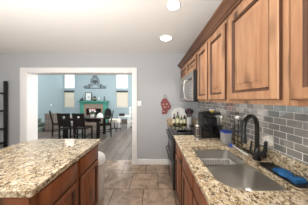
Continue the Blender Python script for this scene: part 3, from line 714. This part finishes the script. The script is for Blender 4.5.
x0, z0 = pixpt(137.4, 105.9, WY0); x1, z1 = pixpt(141.2, 100.9, WY0)
t = thing('light_switch', 'white double rocker switch plate beside the opening', 'light switch', ((x0+x1)/2, WY0, z0)); off = t.location
MB(off).box(x0, x1, WY0-0.008, WY0-0.001, z0, z1, 0.002).build('plate', 'white', t)
for k in (0.28, 0.72):
    xm = x0+(x1-x0)*k; MB(off).box(xm-0.015, xm+0.015, WY0-0.012, WY0-0.0085, z0+0.024, z1-0.024, 0.001).build('rocker', 'trim', t)
t = thing('light_switch', 'white switch plate on the blue side wall of the far room', 'light switch', (-5.64, 7.13, 1.06)); off = t.location
MB(off).box(-5.638, -5.630, 7.09, 7.17, 1.06, 1.18, 0.002).build('plate', 'white', t)
MB(off).box(-5.6295, -5.624, 7.115, 7.145, 1.09, 1.15).build('rocker', 'trim', t)
# open black shelf at the left
KX0, KX1, KY0, KY1 = -3.86, -3.195, 2.50, 2.80
t = thing('shelving_unit', 'black open shelving unit at the left edge by the grey wall', 'shelf', ((KX0+KX1)/2, (KY0+KY1)/2, 0)); off = t.location
for x in (KX0, KX1):
    for y in (KY0, KY1): MB(off).box(x-0.026, x+0.026, y-0.02, y+0.02, 0.0, 1.82, 0.003).build('post', 'black_metal', t)
for z in (0.18, 0.52, 0.82, 1.20, 1.57):
    MB(off).box(KX0+0.0, KX1+0.012, KY0+0.0205, KY1-0.0205, z-0.035, z+0.0, 0.003).build('shelf_board', 'black_metal', t)

# ------------------------------------------------------------------ far room: fireplace
FYb = 8.065
t = thing('fireplace', 'green painted fireplace surround with a tan brick inset', 'fireplace', (-3.66, FYb, 0)); off = t.location
MX0, MX1 = -4.54, -2.76
MB(off).box(MX0, MX1, 7.72, FYb, 1.27, 1.335, 0.01).build('mantel_shelf', 'mint', t)
MB(off).box(MX0+0.05, MX1-0.05, 7.79, FYb, 1.235, 1.27, 0.004).box(MX0+0.10, MX1-0.10, 7.83, FYb, 1.16, 1.235).build('frieze', 'mint', t)
for a, b in ((MX0+0.10, MX0+0.30), (MX1-0.30, MX1-0.10)):
    MB(off).box(a, b, 7.84, FYb, 0.0, 1.16).box(a-0.02, b+0.02, 7.82, FYb, 0.0, 0.14, 0.004).box(a-0.015, b+0.015, 7.825, FYb, 1.10, 1.16, 0.004).box(a+0.045, b-0.045, 7.832, 7.845, 0.2, 1.04, 0.004).build('pilaster', 'mint', t)
a, b = MX0+0.30, MX1-0.30
MB(off).box(a, b, 7.86, FYb, 0.88, 1.16).box(a, a+0.13, 7.86, FYb, 0, 0.88).box(b-0.13, b, 7.86, FYb, 0, 0.88).build('brick_surround', 'stone', t, smooth=False)
MB(off).box(a+0.13, b-0.13, 8.02, FYb, 0, 0.88).box(a+0.13, a+0.15, 7.9, 8.02, 0, 0.88).box(b-0.15, b-0.13, 7.9, 8.02, 0, 0.88).build('firebox', 'soot', t)
MB(off).box(MX0+0.05, MX1-0.05, 7.42, 7.815, 0, 0.05, 0.006).build('hearth', 'stone', t)
# round fan screen in the firebox
fs = MB((-3.62, 7.75, 0.05))
for r in (0.12, 0.24, 0.34): fs.tube([(-3.62+r*math.cos(PI*k/14), 7.75, 0.06+1.6*r*math.sin(PI*k/14)) for k in range(12)], 0.008, 6)
for k in range(1, 8):
    aa = PI*k/8; fs.tube([(-3.62, 7.75, 0.06), (-3.62+0.34*math.cos(aa), 7.75, 0.06+1.6*0.34*math.sin(aa))], 0.006, 6)
fs.box(-3.97, -3.27, 7.73, 7.77, 0.0505, 0.066)
tag(fs.build('fire_screen', 'iron'), 'fan shaped iron fire screen on the hearth', 'fire screen')

# things on the mantel
ZM = 1.335
t = thing('picture_frame', 'black framed pale print leaning on the mantel', 'picture', (-4.0, 7.9, ZM)); off = t.location
x0, x1, z0, z1 = -4.19, -3.80, ZM+0.001, ZM+0.52
fm = MB(off); fm.box(x0, x0+0.035, 7.93, 7.955, z0, z1).box(x1-0.035, x1, 7.93, 7.955, z0, z1).box(x0+0.035, x1-0.035, 7.93, 7.955, z0, z0+0.035).box(x0+0.035, x1-0.035, 7.93, 7.955, z1-0.035, z1)
fm.build('frame', 'black', t)
MB(off).box(x0+0.035, x1-0.035, 7.94, 7.95, z0+0.035, z1-0.035).build('print', 'picture', t)
pm = MB(off)
for k, (w, zf) in enumerate(((0.10, 0.62), (0.14, 0.50), (0.08, 0.38))): pm.box(-3.98-w/2, -3.98+w/2, 7.938, 7.9405, z0+0.47*zf-0.018, z0+0.47*zf+0.018)
pm.build('drawing', 'grey_plastic', t)
t = thing('mantel_ornament', 'low dark bird-shaped ornament on the mantel left of the picture', 'ornament', (-4.37, 7.87, ZM)); off = t.location
MB(off).lathe([(0.05, 0.0), (0.10, 0.02), (0.115, 0.07), (0.08, 0.12), (0.0, 0.15)], (-4.37, 7.87, ZM+0.0005), 16).build('body', 'iron', t)
MB(off).lathe([(0.0, -0.04), (0.04, -0.02), (0.045, 0.01), (0.0, 0.045)], (-4.33, 7.87, ZM+0.17), 12).build('head', 'iron', t)
t = thing('vase', 'black round vase on the mantel right of the picture', 'vase', (-3.58, 7.87, ZM)); off = t.location
MB(off).lathe([(0.05, 0.0), (0.10, 0.05), (0.115, 0.13), (0.08, 0.21), (0.045, 0.24), (0.06, 0.28), (0.05, 0.28), (0.0, 0.2)], (-3.58, 7.87, ZM+0.0005), 20).build('vase_body', 'black', t)
MB(off).lathe([(0.1165, 0.115), (0.1175, 0.13), (0.1165, 0.145)], (-3.58, 7.87, ZM+0.0005), 20).build('band', 'label', t, label='pale band')
t = thing('candle', 'white candle in a glass holder on the mantel right of the black vase', 'candle', (-3.33, 7.87, ZM)); off = t.location
MB(off).lathe([(0.045, 0.0), (0.05, 0.01), (0.02, 0.03), (0.04, 0.06), (0.04, 0.075)], (-3.33, 7.87, ZM+0.0005), 16).build('holder', 'grey_plastic', t)
MB(off).lathe([(0.035, 0.0755), (0.035, 0.20), (0.004, 0.205), (0.003, 0.225)], (-3.33, 7.87, ZM+0.0005), 16).build('wax', 'white', t)
t = thing('figurine', 'small dark standing figurine at the right end of the mantel', 'figurine', (-3.0, 7.87, ZM)); off = t.location
MB(off).lathe([(0.045, 0.0), (0.05, 0.02), (0.03, 0.04), (0.04, 0.12), (0.028, 0.19), (0.02, 0.21), (0.035, 0.25), (0.0, 0.29)], (-3.0, 7.87, ZM+0.0005), 14).build('figure', 'iron', t)
MB(off).box(-3.06, -2.94, 7.82, 7.92, ZM+0.0002, ZM+0.0008).build('plinth', 'black', t)

# iron scroll ornament above the mantel (triangular outline)
sc = MB((-3.66, 8.05, 2.5)); ys = 8.052
def spiral(cx, cz, r, turns, a0, sg=1):
    P = []
    n = int(22*turns)
    for k in range(n+1):
        f = k/n; a = a0+sg*2*PI*turns*f; rr = r*(1-0.82*f); P.append((cx+rr*math.cos(a), ys, cz+rr*math.sin(a)))
    sc.tube(P, 0.0125, 5)
CXs = (95.0-153.8)*8.05/130
def spx(x): return (x-153.8)*8.05/130
def spz(y): return 1.424-(y-99.5)*8.05/130
for sg in (1, -1):
    for dx_, y, r, a0 in ((1.3, 76.8, 0.10, PI/2), (2.2, 79.6, 0.13, -PI/2), (2.0, 83.6, 0.14, PI/2), (4.0, 85.6, 0.15, -PI/2), (3.4, 81.6, 0.12, PI/2), (0.5, 81.2, 0.11, -PI/2), (7.0, 86.2, 0.13, PI/2), (9.6, 86.8, 0.10, -PI/2)):
        spiral(CXs+sg*dx_*8.05/130, spz(y), r, 1.3, a0 if sg > 0 else PI-a0, sg)
    if 0: sc.tube([(CXs, ys, spz(75.2)), (CXs+sg*0.14, ys, spz(78.5)), (CXs+sg*0.2, ys, spz(82)), (CXs+sg*0.42, ys, spz(84.4)), (CXs+sg*0.68, ys, spz(88.2))], 0.018, 5)
sc.tube([(CXs-0.68, ys, spz(88.2)), (CXs+0.68, ys, spz(88.2))], 0.016, 5)
tag(sc.build('wall_scroll', 'iron'), 'dark wrought iron scroll ornament on the blue wall above the mantel', 'wall decoration')

# ------------------------------------------------------------------ dining table and chairs
TX0, TX1, TY0, TY1, TZ = -3.48, -1.83, 4.62, 5.55, 0.755
t = thing('dining_table', 'dark polished dining table in the far room', 'table', ((TX0+TX1)/2, (TY0+TY1)/2, 0)); off = t.location
MB(off).slab(rrect(TX0, TX1, TY0, TY1, 0.12), [], TZ-0.035, TZ).build('tabletop', 'table_top', t)
MB(off).box(TX0+0.14, TX1-0.14, TY0+0.12, TY0+0.15, TZ-0.12, TZ-0.036).box(TX0+0.14, TX1-0.14, TY1-0.15, TY1-0.12, TZ-0.12, TZ-0.036).build('apron', 'espresso', t)
for x in (TX0+0.2, TX1-0.22):
    for y in (TY0+0.16, TY1-0.16): MB(off).box(x-0.045, x+0.045, y-0.045, y+0.045, 0, TZ-0.036, 0.006).build('leg', 'espresso', t)
def make_chair(loc, rz, label):
    t = thing('dining_chair', label, 'chair', loc, 'dark dining chairs', rz)
    w = 0.195
    MB().box(-w, w, -0.20, 0.22, 0.43, 0.475, 0.012).build('seat', 'espresso', t)
    for x in (-w+0.02, w-0.02):
        MB().loft([[(x-0.02, y-0.02, z), (x+0.02, y-0.02, z), (x+0.02, y+0.02, z), (x-0.02, y+0.02, z)] for y, z in ((-0.24, 0.0), (-0.225, 0.43))]).build('leg', 'espresso', t)
        MB().loft([[(x-0.02, y-0.02, z), (x+0.02, y-0.02, z), (x+0.02, y+0.02, z), (x-0.02, y+0.02, z)] for y, z in ((0.20, 0.0), (0.20, 0.43))]).build('leg', 'espresso', t)
    b = MB()
    def q(x0, x1, z0, z1, th=0.018):
        def yy(z): return -0.222-0.10*(z-0.475)/0.5
        b.loft([[(x0, yy(z)-th, z), (x1, yy(z)-th, z), (x1, yy(z)+th, z), (x0, yy(z)+th, z)] for z in (z0, z1)])
    q(-w, -w+0.045, 0.43, 0.98); q(w-0.045, w, 0.43, 0.98)
    q(-w+0.045, w-0.045, 0.88, 0.975, 0.014); q(-w+0.045, -0.04, 0.78, 0.88, 0.012); q(0.04, w-0.045, 0.78, 0.88, 0.012)
    q(-w+0.045, w-0.045, 0.54, 0.78, 0.012)
    b.build('backrest', 'espresso', t, smooth=False)
    for x in (-w+0.005, w-0.03): MB().box(x, x+0.025, -0.21, 0.19, 0.18, 0.205).build('stretcher', 'espresso', t)
    return t
c0 = make_chair((-2.93, 4.50, 0), 0.05, 'dark wooden dining chair on the near side of the table, left one')
copy_tree(c0, (-2.42, 4.50, 0), -0.06, 'dark wooden dining chair on the near side of the table, right one')
copy_tree(c0, (-1.92, 5.08, 0), PI/2+0.3, 'dark dining chair turned sideways at the right end of the table')
copy_tree(c0, (-3.79, 5.25, 0), -0.95, 'dark dining chair at the left end of the table beside the taupe chest')
# table top things
t = thing('flower_arrangement', 'pink and white flowers in a pot on the dining table', 'flowers', (-2.28, 4.86, TZ)); off = t.location
fx, fy = -2.30, 4.86
MB(off).lathe([(0.05, 0.0), (0.06, 0.01), (0.075, 0.12), (0.068, 0.12), (0.0, 0.10)], (fx, fy, TZ+0.0005), 16).build('pot', 'white', t)
rnd = random.Random(3)
st = MB(off); hd = []
for k in range(12):
    a = rnd.uniform(0, 2*PI); r = rnd.uniform(0.02, 0.11); z = TZ+rnd.uniform(0.18, 0.30); hd.append((fx+r*math.cos(a), fy+r*math.sin(a), z))
    st.tube([(fx, fy, TZ+0.08), (fx+r*0.4*math.cos(a), fy+r*0.4*math.sin(a), z-0.06), hd[-1]], 0.004, 5)
    st.lathe([(0.0, -0.02), (0.026, 0.0), (0.0, 0.03)], (fx+r*0.8*math.cos(a+0.5), fy+r*0.8*math.sin(a+0.5), z-0.06), 8, 'z', 1.4, 0.5)
st.build('foliage', 'leaf', t)
for k, p in enumerate(hd): MB(off).lathe([(0.008, -0.018), (0.03, -0.006), (0.034, 0.01), (0.02, 0.024), (0.0, 0.026)], p, 10).build('blossom', 'pink' if k % 2 else 'white', t)
t = thing('bowl', 'white upturned bowl on the right of the dining table', 'bowl', (-2.04, 4.9, TZ)); off = t.location
MB(off).lathe([(0.115, 0.0), (0.118, 0.01), (0.11, 0.06), (0.085, 0.11), (0.04, 0.15), (0.03, 0.152), (0.03, 0.165), (0.0, 0.165)], (-2.03, 4.9, TZ+0.0005), 24).build('bowl_shell', 'white', t)
MB(off).tube([(-2.03+0.119*math.cos(2*PI*k/24), 4.9+0.119*math.sin(2*PI*k/24), TZ+0.006) for k in range(24)], 0.005, 6, True).build('rim', 'white', t)
for k, x in enumerate((-3.2, -2.72)):
    t = thing('place_setting_plate', ('white plate on the dining table before the left chair', 'white plate on the dining table before the right chair')[k], 'plate', (x, 4.82, TZ), 'plates on the dining table'); off = t.location
    MB(off).lathe([(0.06, 0.0), (0.075, 0.004), (0.125, 0.018), (0.122, 0.022), (0.07, 0.008), (0.0, 0.007)], (x, 4.82, TZ+0.0005), 24).build('plate', 'white', t)
    MB(off).lathe([(0.03, 0.0), (0.035, 0.004), (0.06, 0.05), (0.055, 0.05), (0.0, 0.012)], (x, 4.82, TZ+0.0078), 20).build('cup', 'white', t)

# taupe chest by the side wall
t = thing('side_chest', 'weathered taupe wooden chest behind the left end of the dining table', 'chest', (-4.6, 5.95, 0)); off = t.location
MB(off).box(-4.84, -4.44, 5.76, 6.16, 0.04, 0.76, 0.006).build('body', 'taupe', t)
MB(off).box(-4.86, -4.42, 5.735, 6.18, 0.761, 0.79, 0.005).build('top', 'taupe', t)
for z0, z1 in ((0.07, 0.285), (0.30, 0.515), (0.53, 0.745)):
    d = MB(off).box(-4.825, -4.455, 5.742, 5.759, z0, z1, 0.004).build('drawer', 'taupe', t)
    MB(off).lathe([(0.006, 0.0), (0.006, -0.012), (0.016, -0.016), (0.016, -0.024), (0.0, -0.028)], (-4.64, 5.742, (z0+z1)/2), 12, 'y').build('knob', 'iron', d)
for x in (-4.81, -4.47):
    for y in (5.79, 6.13): MB(off).box(x-0.02, x+0.02, y-0.02, y+0.02, 0, 0.039).build('foot', 'taupe', t)
# carpeted stair at the left
t = thing('staircase', 'grey-green carpeted steps climbing left beside the blue wall', 'stairs', (-5.3, 5.8, 0), kind='structure'); off = t.location
for k in range(3):
    MB(off).box(-5.635, -4.93-0.24*k, 5.40, 6.25, 0.17*k+0.0005, 0.17*(k+1), 0.012).build('step', 'carpet', t)

# office chair, small desk and shelf at the right of the far room
OX_, OY_ = -1.80, 5.96
t = thing('office_chair', 'office chair with black rounded back and cream seat right of the table', 'chair', (OX_, OY_, 0)); off = t.location
MB(off).loft([rr3(OX_-0.25, OX_+0.25, OY_-0.23, OY_+0.23, 0.1, z) for z in (0.42, 0.44)] + [rr3(OX_-0.24, OX_+0.24, OY_-0.22, OY_+0.22, 0.1, 0.52)]).build('seat', 'ivory', t, label='cream seat cover')
MB(off).lathe([(0.025, 0.09), (0.025, 0.25), (0.018, 0.26), (0.018, 0.42)], (OX_, OY_, 0), 12).build('gas_lift', 'black', t)
bs = MB(off)
for k in range(5):
    a = 2*PI*k/5+0.3; bs.tube([(OX_, OY_, 0.11), (OX_+0.27*math.cos(a), OY_+0.27*math.sin(a), 0.075)], [0.024, 0.015], 8)
bs.build('star_base', 'black', t)
for k in range(5):
    a = 2*PI*k/5+0.3; MB(off).lathe([(0.024, -0.014), (0.028, -0.008), (0.028, 0.008), (0.024, 0.014)], (OX_+0.27*math.cos(a), OY_+0.27*math.sin(a), 0.0285), 12, 'x').build('caster', 'black', t)
bk = MB(off)
bk.loft([[(OX_-0.24+0.03*i+dx_*s_, OY_-0.20-0.03*i, z_) for dx_, z_ in [(0.17*math.cos(2*PI*k/20), 0.80+0.24*math.sin(2*PI*k/20)) for k in range(20)]] for i, s_ in ((0, 0.95), (0.5, 1.0), (1.2, 0.9))])
bk.build('backrest', 'black', t)
MB(off).tube([(OX_-0.05, OY_-0.05, 0.40), (OX_-0.20, OY_-0.26, 0.42), (OX_-0.23, OY_-0.262, 0.70)], 0.018, 8).build('back_support', 'black', t)
t = thing('side_table', 'small white table against the far wall right of the office chair', 'table', (-1.5, 6.5, 0)); off = t.location
MB(off).box(-1.74, -1.22, 6.32, 6.75, 0.56, 0.595, 0.005).build('tabletop', 'white', t)
for x in (-1.70, -1.26):
    for y in (6.36, 6.71): MB(off).box(x-0.022, x+0.022, y-0.022, y+0.022, 0, 0.559, 0.003).build('leg', 'white', t)
MB(off).box(-1.677, -1.283, 6.37, 6.7, 0.20, 0.225).build('lower_shelf', 'taupe', t)
t = thing('desk_printer', 'small black box-shaped printer on the white side table', 'printer', (-1.6, 6.53, 0.595)); off = t.location
MB(off).box(-1.72, -1.48, 6.42, 6.66, 0.5955, 0.72, 0.01).build('body', 'black', t)
MB(off).box(-1.70, -1.50, 6.37, 6.42, 0.61, 0.622).build('paper_tray', 'grey_plastic', t)
for z0, z1, w, nm in ((0.5955, 0.63, 0.0, 'lower cream book lying beside the black printer'), (0.6305, 0.652, 0.008, 'upper cream book lying beside the black printer')):
    t = thing('book', nm, 'book', (-1.35, 6.51, z0), 'books by the printer'); off = t.location
    MB(off).box(-1.44+w, -1.26-w, 6.40+w, 6.62-w, z0, z0+0.003).box(-1.44+w, -1.26-w, 6.40+w, 6.62-w, z1-0.003, z1).box(-1.44+w, -1.437+w, 6.40+w, 6.62-w, z0+0.003, z1-0.003).build('cover', 'ivory', t)
    MB(off).box(-1.437+w, -1.264-w, 6.404+w, 6.616-w, z0+0.003, z1-0.003).build('pages', 'white', t)
tag(MB((-1.48, 6.53, 0.225)).box(-1.60, -1.36, 6.42, 6.65, 0.2255, 0.40, 0.01).box(-1.61, -1.35, 6.41, 6.66, 0.395, 0.415, 0.004).build('storage_box', 'taupe'), 'brown lidded box on the lower shelf of the white side table', 'box')
t = thing('ladder_shelf', 'tall narrow white shelf at the right edge of the opening', 'shelf', (-1.0, 6.6, 0)); off = t.location
for x in (-1.20, -0.70):
    for y in (6.45, 6.75): MB(off).box(x-0.018, x+0.018, y-0.018, y+0.018, 0, 1.05, 0.003).build('post', 'white', t)
for z in (0.12, 0.34, 0.56, 0.78, 1.0): MB(off).box(-1.181, -0.719, 6.44, 6.76, z, z+0.02, 0.003).build('shelf_board', 'white', t)
